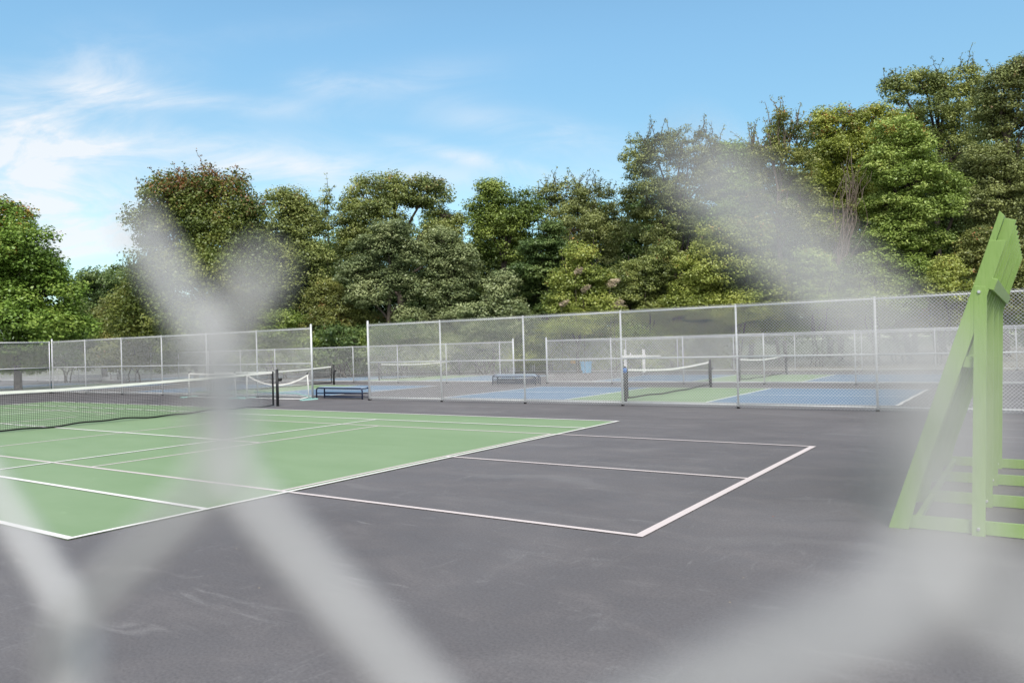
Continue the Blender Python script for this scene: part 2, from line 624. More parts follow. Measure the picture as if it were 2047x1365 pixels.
def pickle_rects(cx, y0, y1, lw=0.065):
    a, k, ym = 6.706, 2.134, (y0 + y1) / 2
    r = [(cx - a, y0, cx + a, y0 + lw), (cx - a, y1 - lw, cx + a, y1),
         (cx - a, y0 + lw, cx - a + lw, y1 - lw), (cx + a - lw * 1.35, y0 + lw, cx + a, y1 - lw),
         (cx - k - lw / 2, y0 + lw, cx - k + lw / 2, y1 - lw), (cx + k - lw / 2, y0 + lw, cx + k + lw / 2, y1 - lw),
         (cx - a + lw, ym - lw / 2, cx - k - lw / 2, ym + lw / 2), (cx + k + lw / 2, ym - lw / 2, cx + a - lw * 1.35, ym + lw / 2)]
    return r


lines('pickleball_lines', pickle_rects(PN, P0, P1, 0.062), 0.008, M['pink_line'], 'pale pink pickleball lines crossing the near baseline')
lines('pickleball_lines', pickle_rects(2 * NETX - PN, P0, P1, 0.062), 0.008, M['pink_line'], 'pale pink pickleball lines on the far half of the tennis court')
COLS = (-2.2, -20.9, -39.6)
ROWS = (16.1, 25.9)
where = {(-2.2, 16.1): 'right of the bench, just behind the tall fence', (-20.9, 16.1): 'left of the bench, just behind the tall fence',
         (-39.6, 16.1): 'at the far left behind the tall fence', (-2.2, 25.9): 'on the right behind the low dividing fence',
         (-20.9, 25.9): 'in the middle behind the low dividing fence', (-39.6, 25.9): 'at the far left behind the low dividing fence'}
for cx in COLS:
    for y0 in ROWS:
        y1 = y0 + 6.1
        wd = where[(cx, y0)]
        mb = MB()
        for s in (-1, 1):
            a, b = sorted((cx + s * 2.134, cx + s * 6.706))
            mb.add([(a, y0, 0.004), (b, y0, 0.004), (b, y1, 0.004), (a, y1, 0.004)], [(0, 1, 2, 3)])
        tag(mb.build('pickleball_court', M['blue']), 'blue pickleball court ' + wd, 'court', kind='structure')
        sheet('pickleball_kitchen', cx - 2.134, y0, cx + 2.134, y1, 0.004, M['green'], 'green net zone of the pickleball court ' + wd, 'court')
        lines('pickleball_lines', pickle_rects(cx, y0, y1), 0.008, M['white_line'], 'white lines of the pickleball court ' + wd)


# ------------------------------------------------------------------ fences
def fence(name, label, A, B, h, step, mid=False, first=None, wire=0.0032, group='chain link fences round the courts',
          end_a=True, end_b=True, line_r=0.024, cat='fence', rail_r=0.021):
    A, B = Vector((*A, 0)), Vector((*B, 0))
    L = (B - A).length
    d = (B - A) / L
    nrm = Vector((-d.y, d.x, 0))
    root = thing(name, label, cat, A, group)
    xs = [0.0]
    s = step if first is None else first
    while s < L - 0.4:
        xs.append(s)
        s += step
    xs.append(L)
    for i, s in enumerate(xs):
        term = (i == 0 and end_a) or (i == len(xs) - 1 and end_b)
        p = A + d * s
        mb = MB()
        r = 0.034 if term else line_r
        top = h + (0.10 if term else 0.0)
        mb.tube([p, p + Vector((0, 0, top))], r, 12)
        mb.dome(p + Vector((0, 0, top)), r * 1.08)
        po = mb.build('post', M['galv'], root, True)
        mb = MB()
        mb.tube([p, p + Vector((0, 0, 0.045))], r * 1.7, 10)
        mb.build('footing', M['soot'], po, True)

    def rail(nm, z, off=0.0):
        mb = MB()
        for a, b in zip(xs[:-1], xs[1:]):
            mb.tube([A + d * (a + 0.02) + Vector((0, 0, z)), A + d * (b - 0.02) + Vector((0, 0, z))], rail_r, 10)
        mb.build(nm, M['galv'], root, True)
    rail('top_rail', h - 0.03)
    rail('bottom_rail', 0.09)
    if mid:
        rail('middle_rail', h * 0.5)
    # woven fabric: diagonal wires both ways, tips standing a little above the top rail
    z0, z1, pitch = 0.03, h + 0.025, 0.0718
    mb = MB()
    off = nrm * -0.028
    for sgn, lay in ((1, 0.0016), (-1, -0.0016)):
        H = z1 - z0
        k0 = -int(H / pitch) - 1 if sgn > 0 else 0
        k1 = int(L / pitch) + 1 + (0 if sgn > 0 else int(H / pitch) + 1)
        for k in range(k0, k1):
            c = k * pitch
            # s = c + sgn*t, t in [0,H]
            ta, tb = 0.0, H
            if sgn > 0:
                ta, tb = max(0, -c), min(H, L - c)
            else:
                ta, tb = max(0, c - L), min(H, c)
            if tb - ta < 0.01:
                continue
            pa = A + d * (c + sgn * ta) + Vector((0, 0, z0 + ta)) + off + nrm * lay
            pb = A + d * (c + sgn * tb) + Vector((0, 0, z0 + tb)) + off + nrm * lay
            mb.tube([pa, pb], wire, 4, False)
    mb.build('mesh', M['wire'], root)
    return root


TF = 14.6
fence('chain_link_fence', 'tall grey chain link fence with middle rail running right from the bench', (-10.72, TF), (28, TF), 2.44, 3.005, True)
fence('chain_link_fence', 'tall grey chain link fence ending at a post left of the bench', (-31.5, TF), (-13.42, TF), 2.44, 3.03, True)
fence('chain_link_fence', 'tall chain link fence turning towards the camera at the far left corner post', (-31.5, TF - 0.12), (-31.5, -3.7), 2.44, 3.05, True, end_a=False)
fence('chain_link_fence', 'lower chain link fence dividing the pickleball courts, right of its opening', (-10.0, 24.4), (28, 24.4), 1.83, 3.03, wire=0.003)
fence('chain_link_fence', 'lower chain link fence dividing the pickleball courts, left of its opening', (-70, 24.4), (-11.7, 24.4), 1.83, 3.03, wire=0.003)
fence('chain_link_fence', 'farthest chain link fence, right of its gate in front of the gravel', (-17.79, 35.6), (28, 35.6), 1.83, 3.03, wire=0.0031)
fence('chain_link_fence', 'farthest chain link fence, left of its gate under the dark trees', (-72, 35.6), (-20.56, 35.6), 1.83, 3.03, wire=0.0031)
fence('chain_link_gate', 'closed chain link gate in the farthest fence behind the two far benches', (-20.44, 35.6), (-17.91, 35.6), 1.74, 1.26, wire=0.0036,
      group='gates in the fences', cat='gate', end_a=False, end_b=False, rail_r=0.017)


# the fence the camera looks through: every wire woven as a real zigzag, its cut ends standing above the last row of loops
def near_fence():
    D = 0.0545                                   # metres from lens to wires
    y = CAM.y + D
    amp = 0.01800                                # half width of a wire's zigzag
    hh, run = 0.0357, 0.0068                     # height of one zig; half the upright stretch where two wires hook
    znode = CAM.z - 0.165 * D
    xnode = CAM.x - 0.095 * D                    # a loop, right of the middle of the view
    x_lo, x_hi = CAM.x - 2.1, CAM.x + 0.9
    root = thing('chain_link_fence', 'blurred chain link fence right in front of the camera, wires crossing the picture', 'fence', (x_lo, y, 0),
                 'chain link fences round the courts')
    rows = int((znode - 0.05) / hh)
    k0, k1 = int((x_lo - xnode) / (2 * amp)), int((x_hi - xnode) / (2 * amp))
    mb = MB()
    for k in range(k0, k1):
        # wire k swings between loops at xnode + k*2amp and xnode + (k+1)*2amp; loops of even k lie on znode, odd ones half a row off
        xl, xr = xnode + k * 2 * amp, xnode + (k + 1) * 2 * amp
        near = abs((xl + xr) / 2 - (CAM.x - 0.07)) < 0.24
        on_left = (k % 2 == 0)                   # at znode the wire is at its left loop if k is even
        z = znode
        tip = {0: 0.02, -1: 0.46, -2: 0.32, -3: 0.56, -4: 0.04, -5: 0.3}.get(k, 0.45)   # cut ends of uneven length
        s = 1 if on_left else -1
        x = xl if on_left else xr
        lay = lambda sg: y + (-0.0028 if sg > 0 else 0.0016)      # the coil is flat: one slope runs in front of the other
        pts = [(x + s * 2 * amp * tip, lay(s), z + run + hh * tip)]
        for i in range(rows):
            x = xl if on_left else xr
            s = 1 if on_left else -1
            if near and i < 34:
                hook = 0.0016 * s                  # the two wires of a loop pass round each other
                pts.append((x + s * 0.0012, lay(s), z + run))
                pts.append((x - s * 0.0011, y - hook, z))
                pts.append((x + s * 0.0012, lay(-s), z - run))
            else:
                pts.append((x, y, z))
            on_left = not on_left
            z -= hh
        mb.tube(pts, 0.00168, 10 if near else 4)
    mb.build('mesh', M['near_wire'], root, True)
    mb = MB()
    mb.tube([(x_lo, y + 0.006, 0.30), (x_hi, y + 0.006, 0.30)], 0.0024, 8)
    mb.build('tension_wire', M['galv'], root, True)
    for x in (x_lo, x_hi):
        mb = MB()
        mb.tube([(x, y + 0.03, 0), (x, y + 0.03, 1.68)], 0.024, 14)
        mb.dome((x, y + 0.03, 1.68), 0.026)
        mb.build('post', M['galv'], root, True)


near_fence()


# ------------------------------------------------------------------ nets
def net_grid(mb, x, y0, y1, top, bot, cell, r, ny):
    """Square knotted net in the plane X = x between two height functions."""
    n = int((y1 - y0) / cell)
    for i in range(n + 1):
        y = y0 + (y1 - y0) * i / n
        mb.tube([(x, y, bot(y)), (x, y, top(y))], r, 3, False)
    hmax = max(top(y0) - bot(y0), 0.5)
    m = int(hmax / cell)
    for j in range(1, m):
        f = j / m
        pts = [(x, y0 + (y1 - y0) * i / ny, bot(y0 + (y1 - y0) * i / ny) * (1 - f) + top(y0 + (y1 - y0) * i / ny) * f) for i in range(ny + 1)]
        mb.tube(pts, r, 3, False)


def tape(mb, x, y0, y1, top, width, half, n):
    pts = [y0 + (y1 - y0) * i / n for i in range(n + 1)]
    for a, b in zip(pts[:-1], pts[1:]):
        ta, tb = top(a), top(b)
        mb.add([(x - half, a, ta), (x + half, a, ta), (x + half, a, ta - width), (x - half, a, ta - width),
                (x - half, b, tb), (x + half, b, tb), (x + half, b, tb - width), (x - half, b, tb - width)],
               [(0, 1, 5, 4), (2, 3, 7, 6), (1, 2, 6, 5), (3, 0, 4, 7)])


def tennis_net():
    ya, yb, yc = 5.485 - 6.40, 5.485 + 6.40, 5.485
    root = thing('tennis_net', 'long black tennis net with white headband between black posts on the green court', 'tennis net', (NETX, yc, 0))
    for y in (ya, yb):
        mb = MB()
        mb.tube([(NETX, y, 0), (NETX, y, 1.09)], 0.044, 16)
        mb.dome((NETX, y, 1.09), 0.046)
        po = mb.build('post', M['black'], root, True)
        if y > 0:
            mb = MB()
            mb.tube([(NETX + 0.02, y + 0.03, 0.80), (NETX + 0.02, y + 0.13, 0.80)], 0.05, 12)
            mb.tube([(NETX + 0.03, y + 0.10, 0.80), (NETX + 0.10, y + 0.10, 0.84)], 0.012, 8)
            mb.build('crank', M['black'], po, True)
    top = lambda y: 0.914 + 0.15 * (abs(y - yc) / 6.4) ** 1.4
    bot = lambda y: 0.055 + 0.018 * math.sin(y * 2.1) + 0.012 * math.sin(y * 5.3 + 1)
    na, nb = ya + 0.16, yb - 0.16
    mb = MB()
    net_grid(mb, NETX, na, nb, lambda y: top(y) - 0.05, bot, 0.045, 0.0031, 48)
    mb.build('netting', M['cord'], root)
    mb = MB()
    tape(mb, NETX, na, nb, top, 0.062, 0.008, 48)
    mb.build('headband', M['tape'], root)
    mb = MB()
    mb.tube([(NETX, na + (nb - na) * i / 90, bot(na + (nb - na) * i / 90)) for i in range(91)], 0.019, 8)
    mb.build('bottom_rope', M['cord'], root, True)
    for y in (na, nb):
        mb = MB()
        mb.tube([(NETX, y, bot(y) - 0.02), (NETX, y, top(y))], 0.028, 8)
        mb.build('side_band', M['cord'], root, True)
    for s, y, n_ in ((1, yb, nb), (-1, ya, na)):
        mb = MB()
        mb.tube([(NETX, y, 1.06), (NETX, n_, top(n_) - 0.02)], 0.005, 6)
        mb.build('net_cable', M['cord'], root, True)


tennis_net()


def pickle_net(label, x, y0):
    yc = y0 + 3.05
    ya, yb = yc - 3.35, yc + 3.35
    root = thing('pickleball_net', label, 'net', (x, yc, 0), 'pickleball nets')
    for y in (ya, yb):
        mb = MB()
        mb.tube([(x, y, 0), (x, y, 0.94)], 0.045, 14)
        mb.dome((x, y, 0.94), 0.047)
        po = mb.build('post', M['black'], root, True)
        if y > yc:
            mb = MB()
            mb.tube([(x + 0.02, y + 0.02, 0.66), (x + 0.02, y + 0.12, 0.66)], 0.045, 10)
            mb.build('crank', M['black'], po, True)
    top = lambda y: 0.80 + 0.11 * (abs(y - yc) / 3.35) ** 1.6
    bot = lambda y: 0.07 + 0.05 * (abs(y - yc) / 3.35) ** 1.6 + 0.01 * math.sin(y * 3)
    na, nb = ya + 0.14, yb - 0.14
    mb = MB()
    net_grid(mb, x, na, nb, lambda y: top(y) - 0.04, bot, 0.045, 0.0016, 24)
    mb.build('netting', M['cord'], root)
    mb = MB()
    tape(mb, x, na, nb, top, 0.055, 0.008, 24)
    mb.build('headband', M['tape'], root)
    mb = MB()
    mb.tube([(x, na + (nb - na) * i / 40, bot(na + (nb - na) * i / 40)) for i in range(41)], 0.022, 8)
    mb.build('bottom_rope', M['cord'], root, True)
    for y in (na, nb):
        mb = MB()
        mb.tube([(x, y, bot(y)), (x, y, top(y))], 0.02, 8)
        mb.build('side_band', M['cord'], root, True)
    return root


pn = pickle_net('black pickleball net with blue-taped post close behind the tall right fence', -2.2, 16.1)
mb = MB()
mb.tube([(-2.2, 15.80, 0.80), (-2.2, 15.80, 0.93)], 0.049, 14)
mb.build('post_wrap', M['crank'], pn, True)
pickle_net('pickleball net partly hidden behind the left fence, black post in the gap', -20.9, 16.1)
pickle_net('distant pickleball net on the right, behind the low dividing fence', -2.2, 25.9)
pickle_net('distant pickleball net in the middle, seen through the tall fence left end', -20.9, 25.9)


# ------------------------------------------------------------------ benches
def bench(label, loc, length=2.2, depth=0.36):
    root = thing('park_bench', label, 'bench', loc, 'backless steel benches')
    x0, y0 = loc[0], loc[1]
    h, L = 0.36, length / 2
    for s in (-1, 1):
        y = y0 + s * depth / 2
        mb = MB()
        pts = [(x0 - L, y, 0), (x0 - L, y, h - 0.09)]
        pts += [(x0 - L + 0.09 - 0.09 * math.cos(a), y, h - 0.09 + 0.09 * math.sin(a)) for a in (0.4, 0.8, 1.2, 1.57)]
        pts += [(x0 + L - 0.09 + 0.09 * math.sin(a), y, h - 0.09 + 0.09 * math.cos(a)) for a in (0.0, 0.4, 0.8, 1.2)]
        pts += [(x0 + L, y, h - 0.09), (x0 + L, y, 0)]
        mb.tube(pts, 0.026, 10)
        fr = mb.build('leg_frame', M['navy'], root, True)
        for z in (0.185, 0.07):
            mb = MB()
            mb.tube([(x0 - L + 0.02, y, z), (x0 + L - 0.02, y, z)], 0.017, 8)
            mb.build('stretcher', M['navy'], fr, True)
    mb = MB()
    for i in range(26):                               # diamond plate strips with gaps
        a = x0 - L + 0.09 + (2 * L - 0.18) * i / 26
        mb.box(a, y0 - depth / 2 + 0.03, h + 0.0, a + 0.05, y0 + depth / 2 - 0.03, h + 0.042)
    mb.build('seat', M['seat_blue'], root)
    mb = MB()
    for z in (h - 0.012,):
        for f in (-0.25, 0.0, 0.25):
            mb.box(x0 - L + 0.08, y0 + f * depth - 0.015, z - 0.022, x0 + L - 0.08, y0 + f * depth + 0.015, z - 0.011)
    mb.build('seat_support', M['navy'], root)
    return root


bench('navy steel bench in the gap between the two tall fences', (-12.35, 14.98, 0), 2.2)
bench('nearer of two dark benches in the opening of the low dividing fence', (-10.85, 23.3, 0), 2.15)
bench('farther of two dark benches in the opening of the low dividing fence', (-11.6, 24.35, 0), 2.15)


# ------------------------------------------------------------------ portable mini nets by the left fence
def mini_net(label, x0, x1, y, sag, h=0.88, lean=0.05):
    root = thing('portable_net', label, 'portable net', ((x0 + x1) / 2, y, 0), 'portable nets by the left fence')
    for s, x in ((-1, x0), (1, x1)):
        mb = MB()
        mb.tube([(x, y, 0.05), (x - s * lean * 0.4, y, h * 0.5), (x - s * lean, y, h)], 0.019, 10)
        po = mb.build('post', M['white'], root, True)
        mb = MB()
        mb.tube([(x - s * lean, y, h - 0.03), (x - s * lean, y, h + 0.035)], 0.027, 10)
        mb.build('cap', M['black'], po, True)
        mb = MB()
        mb.cham([(x - 0.09, y - 0.34, 0.0), (x + 0.09, y - 0.34, 0.0), (x + 0.06, y - 0.34, 0.04), (x - 0.06, y - 0.34, 0.04)], (0, 0, 0), (0, 0.68, 0), 0.01)
        mb.build('foot', M['teal'], root)
    n = 22
    xs = [x0 + (x1 - x0) * i / n for i in range(n + 1)]
    top = lambda x: h - sag * 4 * ((x - x0) / (x1 - x0)) * (1 - (x - x0) / (x1 - x0))
    mb = MB()
    for a, b in zip(xs[:-1], xs[1:]):
        za, zb = top(a), top(b)
        mb.add([(a, y - 0.006, za), (a, y + 0.006, za), (a, y + 0.006, za - 0.055), (a, y - 0.006, za - 0.055),
                (b, y - 0.006, zb), (b, y + 0.006, zb), (b, y + 0.006, zb - 0.055), (b, y - 0.006, zb - 0.055)],
               [(0, 1, 5, 4), (2, 3, 7, 6), (1, 2, 6, 5), (3, 0, 4, 7)])
    mb.build('headband', M['tape'], root)
    mb = MB()
    for a in np.arange(x0 + 0.05, x1 - 0.03, 0.05):
        mb.tube([(a, y, 0.10), (a, y, top(a) - 0.04)], 0.0014, 3, False)
    for f in np.arange(0.1, 1.0, 0.1):
        mb.tube([(a, y, 0.10 + (top(a) - 0.14) * f) for a in xs], 0.0014, 3, False)
    mb.build('netting', M['tape'], root)
    mb = MB()
    mb.tube([(x0 + 0.05, y + 0.28, 0.22), (x0 + (x1 - x0) * 0.7, y + 0.28, 0.19), (x1 - 0.25, y + 0.2, 0.10), (x1, y + 0.1, 0.06)], 0.02, 8)
    mb.build('brace', M['teal'], root, True)
    mb = MB()
    mb.tube([(x0 + 0.1, y - 0.10, 0.03), (x0 + (x1 - x0) * 0.6, y - 0.16, 0.03), (x1 - 0.3, y - 0.10, 0.035), (x1 - 0.05, y, 0.09)], 0.018, 8)
    mb.build('base_bar', M['white'], root, True)
    return root


mini_net('white portable net with sagging headband and teal feet beside the left fence end post', -16.45, -13.15, 14.2, 0.36)
mini_net('white portable net with taut headband, behind the blurred wire, farther from the end post', -19.9, -17.0, 14.15, 0.03, 0.94)


# ------------------------------------------------------------------ white rack, bin and tag by the farthest fence
def rack():
    y = 35.1
    root = thing('paddle_rack', 'white wooden rack of two posts and a cross board before the farthest fence', 'rack', (-11, y, 0))
    for x in (-11.53, -10.43):
        mb = MB()
        mb.cham([(x - 0.06, y - 0.05, 0), (x + 0.06, y - 0.05, 0), (x + 0.06, y + 0.05, 0), (x - 0.06, y + 0.05, 0)], (0, 0, 0), (0, 0, 1.26), 0.006)
        mb.build('post', M['white'], root)
    mb = MB()
    mb.box(-11.68, y - 0.075, 0.75, -10.25, y - 0.052, 0.96)
    mb.build('cross_board', M['white'], root)
    mb = MB()
    mb.box(-10.25, y - 0.02, 0.86, -9.45, y + 0.02, 0.92)
    mb.build('side_rail', M['white'], root)
    mb = MB()
    mb.tube([(-11.2, y - 0.02, 0.96), (-11.2, y - 0.02, 1.10)], 0.04, 8)
    mb.build('finial', M['white'], root)


rack()


def bin_():
    x, y = -13.95, 35.05
    root = thing('recycling_bin', 'light blue plastic bin standing before the farthest fence', 'bin', (x, y, 0))
    mb = MB()
    P = []
    for z, r in ((0, 0.21), (0.05, 0.22), (0.56, 0.25), (0.59, 0.25)):
        P.append([(x + r * cx_, y + r * 0.9 * cy_, z) for cx_, cy_ in ((-1, -0.85), (-0.85, -1), (0.85, -1), (1, -0.85), (1, 0.85), (0.85, 1), (-0.85, 1), (-1, 0.85))])
    vs = [p for r in P for p in r]
    fs = [(k * 8 + i, k * 8 + (i + 1) % 8, (k + 1) * 8 + (i + 1) % 8, (k + 1) * 8 + i) for k in range(3) for i in range(8)]
    fs += [tuple(range(7, -1, -1)), tuple(24 + i for i in range(8))]
    mb.add(vs, fs)
    mb.build('body', M['bin_blue'], root)
    mb = MB()
    mb.cham([(x - 0.27, y - 0.25, 0.592), (x + 0.27, y - 0.25, 0.592), (x + 0.27, y + 0.25, 0.592), (x - 0.27, y + 0.25, 0.592)], (0, 0, 0), (0, 0, 0.06), 0.02)
    mb.build('lid', M['bin_blue'], root)
    mb = MB()
    for yy in (-0.24, 0.24):
        mb.tube([(x - 0.2, y + yy * 0.9 - 0.02, 0.07), (x - 0.2, y + yy * 0.9 + 0.02, 0.07)], 0.07, 10)
    mb.build('wheel', M['black'], root)


bin_()
sg = thing('sign', 'tiny yellow tag fixed to the farthest fence left of the blue bin', 'sign', (-15.05, 35.52, 0.5))
mb = MB()
mb.cham([(-15.22, 35.50, 0.52), (-14.90, 35.50, 0.52), (-14.90, 35.50, 0.70), (-15.22, 35.50, 0.70)], (0, 0, 0), (0, 0.012, 0), 0.003)
mb.build('plate', M['yellow'], sg)
mb = MB()
for dx in (-15.15, -14.97):
    mb.tube([(dx, 35.49, 0.66), (dx, 35.575, 0.66)], 0.006, 6)
mb.build('tie', M['bolt'], sg)


# ------------------------------------------------------------------ green practice wall
def backboard():
    Y0, SP, NF = 3.74, 1.22, 4
    YE = Y0 + SP * (NF - 1)
    root = thing('practice_wall', 'green painted wooden tennis practice wall leaning on bolted frames, seen end on', 'practice wall', (6.7, (Y0 + YE) / 2, 0))
    sl = 0.336
    X = lambda z, off: 6.072 + sl * z + off
    LEN = YE - Y0
    for k in range(NF):
        y = Y0 + SP * k
        mb = MB()                                     # sloping leg
        zt = 2.335
        mb.cham([(X(0.0, 0.0), y - 0.038, 0.0), (X(0.0, 0.15), y - 0.038, 0.0), (X(0.35, 0.122), y - 0.038, 0.35), (X(zt - 0.01, 0.116), y - 0.038, zt - 0.01), (X(zt, 0.0), y - 0.038, zt)],
                (0, 0, 0), (0, 0.038, 0), 0.002)
        mb.build('leaning_leg', M['wood'], root)
        mb = MB()                                     # foot beam on the ground
        mb.cham([(6.20, y + 0.003, 0.008), (8.05, y + 0.003, 0.008), (8.05, y + 0.003, 0.112), (6.24, y + 0.003, 0.112)], (0, 0, 0), (0, 0.038, 0), 0.002)
        mb.build('foot_beam', M['wood'], root)
        mb = MB()                                     # upright, bolted on the outer side
        mb.cham([(6.675, y - 0.041, 0.0), (6.767, y - 0.041, 0.0), (6.829, y - 0.041, 1.935), (6.822, y - 0.041, 1.975), (6.745, y - 0.041, 1.985)], (0, 0, 0), (0, 0.036, 0), 0.0015)
        po = mb.build('upright', M['wood'], root)
        for bx, bz in ((6.775, 1.935), (6.722, 0.058)):
            mb = MB()
            mb.tube([(bx, y - 0.052, bz), (bx, y - 0.047, bz), (bx, y - 0.035, bz)], [0.010, 0.0135, 0.0135], 14)
            mb.build('bolt', M['bolt'], po)
    mb = MB()                                         # the hitting face
    mb.cham([(X(0.02, -0.002), Y0 - 0.034, 0.02), (X(0.02, 0.043), Y0 - 0.034, 0.02), (X(2.52, 0.043), Y0 - 0.034, 2.52), (X(2.56, -0.002), Y0 - 0.034, 2.56)],
            (0, 0, 0), (0, LEN + 0.07, 0), 0.002)
    mb.build('hitting_face', M['wood'], root)
    n = int(round(LEN / 0.406))
    for k in range(n + 1):                            # studs behind the face
        y = Y0 + 0.045 + k * (LEN - 0.05) / n
        mb = MB()
        mb.cham([(X(0.12, 0.046), y, 0.12), (X(0.14, 0.128), y, 0.14), (X(2.49, 0.128), y, 2.485), (X(2.51, 0.046), y, 2.51)], (0, 0, 0), (0, 0.036, 0), 0.002)
        mb.build('stud', M['wood'], root)
    mb = MB()                                         # long rails tying the frames together
    mb.cham([(6.836, Y0 - 0.04, 1.955), (6.874, Y0 - 0.04, 1.94), (6.906, Y0 - 0.04, 2.025), (6.866, Y0 - 0.04, 2.04)], (0, 0, 0), (0, LEN + 0.07, 0), 0.003)
    mb.build('long_rail', M['wood'], root)
    mb = MB()
    mb.cham([(6.645, Y0 - 0.003, 1.34), (6.71, Y0 - 0.003, 1.335), (6.725, Y0 - 0.003, 1.42), (6.67, Y0 - 0.003, 1.425)], (0, 0, 0), (0, LEN + 0.03, 0), 0.003)
    mb.build('long_rail', M['wood'], root)
    mb = MB()
    mb.cham([(X(0.02, 0.155), Y0 + 0.045, 0.005), (X(0.02, 0.20), Y0 + 0.045, 0.005), (X(0.09, 0.20), Y0 + 0.045, 0.09), (X(0.09, 0.155), Y0 + 0.045, 0.09)], (0, 0, 0), (0, LEN - 0.05, 0), 0.003)
    mb.build('sole_plate', M['wood'], root)


backboard()

# ------------------------------------------------------------------ trees
LEAF = {
    'bright': leaf_mat('bright maple leaves', (0.104, 0.171, 0.026), (0.221, 0.337, 0.052), (0.377, 0.483, 0.098)),
    'maple': leaf_mat('maple leaves turning red', (0.078, 0.114, 0.023), (0.176, 0.222, 0.046), (0.299, 0.318, 0.078), (0.27, 0.125, 0.045), 0.12, 0.8),
    'maple_light': leaf_mat('maple leaves with orange tips', (0.092, 0.162, 0.025), (0.202, 0.324, 0.052), (0.342, 0.440, 0.094), (0.542, 0.210, 0.061), -0.05, 0.6),
    'oak': leaf_mat('olive oak leaves', (0.106, 0.140, 0.041), (0.234, 0.281, 0.078), (0.402, 0.438, 0.135), (0.376, 0.231, 0.101), 0.02, 0.3),
    'oak_brown': leaf_mat('brown olive oak leaves', (0.100, 0.124, 0.041), (0.229, 0.263, 0.085), (0.397, 0.438, 0.156), (0.354, 0.198, 0.101), 0.05, 0.2),
    'grey': leaf_mat('grey green leaves', (0.114, 0.158, 0.065), (0.250, 0.301, 0.130), (0.415, 0.459, 0.221)),
    'mid': leaf_mat('mid green leaves', (0.090, 0.142, 0.026), (0.209, 0.284, 0.055), (0.359, 0.427, 0.098)),
    'deep': leaf_mat('deep green leaves', (0.058, 0.105, 0.030), (0.141, 0.209, 0.060), (0.263, 0.329, 0.105)),
    'yellow': leaf_mat('yellow green leaves', (0.143, 0.188, 0.036), (0.300, 0.356, 0.072), (0.470, 0.496, 0.122), (0.550, 0.273, 0.081), 0.08, 0.2),
    'lime': leaf_mat('fresh green leaves', (0.161, 0.230, 0.045), (0.321, 0.428, 0.099), (0.529, 0.600, 0.181), (0.550, 0.273, 0.061), 0.03, 0.3),
    'red_olive': leaf_mat('yellow olive leaves with red sprigs', (0.146, 0.181, 0.030), (0.299, 0.352, 0.061), (0.474, 0.507, 0.109), (0.550, 0.126, 0.051), 0.03, 0.3, nscale=0.6),
    'rust': leaf_mat('rusty green leaves', (0.109, 0.137, 0.035), (0.234, 0.261, 0.072), (0.390, 0.404, 0.116), (0.517, 0.210, 0.091), 0.16, 0.0),
}


def leaf_cloud(cent, rad, n_per, size, fwd=0.5, flat=0.7, up=0.55, tall=1.0):
    """Leaf quads for clumps with centres cent (k,3) and radii rad (k)."""
    k = len(cent)
    cnt = np.maximum(4, (n_per * RNG.uniform(0.6, 1.35, k)).astype(int))
    idx = np.repeat(np.arange(k), cnt)
    N = len(idx)
    d = RNG.normal(size=(N, 3))
    d /= np.linalg.norm(d, axis=1)[:, None]
    rr = RNG.uniform(0, 1, N) ** 0.45
    d[:, 2] = np.where(d[:, 2] < -0.2, d[:, 2] * 0.55, d[:, 2])
    P = cent[idx] + d * (rr * rad[idx])[:, None] * np.array([1, 1, flat * tall])
    nrm = d * 0.55 + np.array([0, 0, up]) + RNG.normal(size=(N, 3)) * 0.4
    nrm /= np.linalg.norm(nrm, axis=1)[:, None]
    a = np.cross(nrm, RNG.normal(size=(N, 3)))
    a /= np.linalg.norm(a, axis=1)[:, None] + 1e-9
    b = np.cross(nrm, a)
    s = size * RNG.uniform(0.6, 1.35, N)
    L, W = (s * 0.62)[:, None], (s * 0.40)[:, None]
    V = np.empty((N, 4, 3))
    V[:, 0] = P - a * L
    V[:, 1] = P + b * W - nrm * (s * 0.08)[:, None]
    V[:, 2] = P + a * L
    V[:, 3] = P - b * W - nrm * (s * 0.08)[:, None]
    return V.reshape(-1, 3)


def branch(mb, a, b, ra, rb, sides=5, wob=0.06, n=4):
    a, b = Vector(a), Vector(b)
    L = (b - a).length
    pts, rs = [], []
    for i in range(n + 1):
        f = i / n
        p = a.lerp(b, f)
        if 0 < i < n:
            p = p + Vector((random.uniform(-1, 1), random.uniform(-1, 1), random.uniform(-0.3, 1))) * L * wob
        pts.append(p)
        rs.append(ra + (rb - ra) * f)
    mb.tube(pts, rs, sides, False)
    return pts


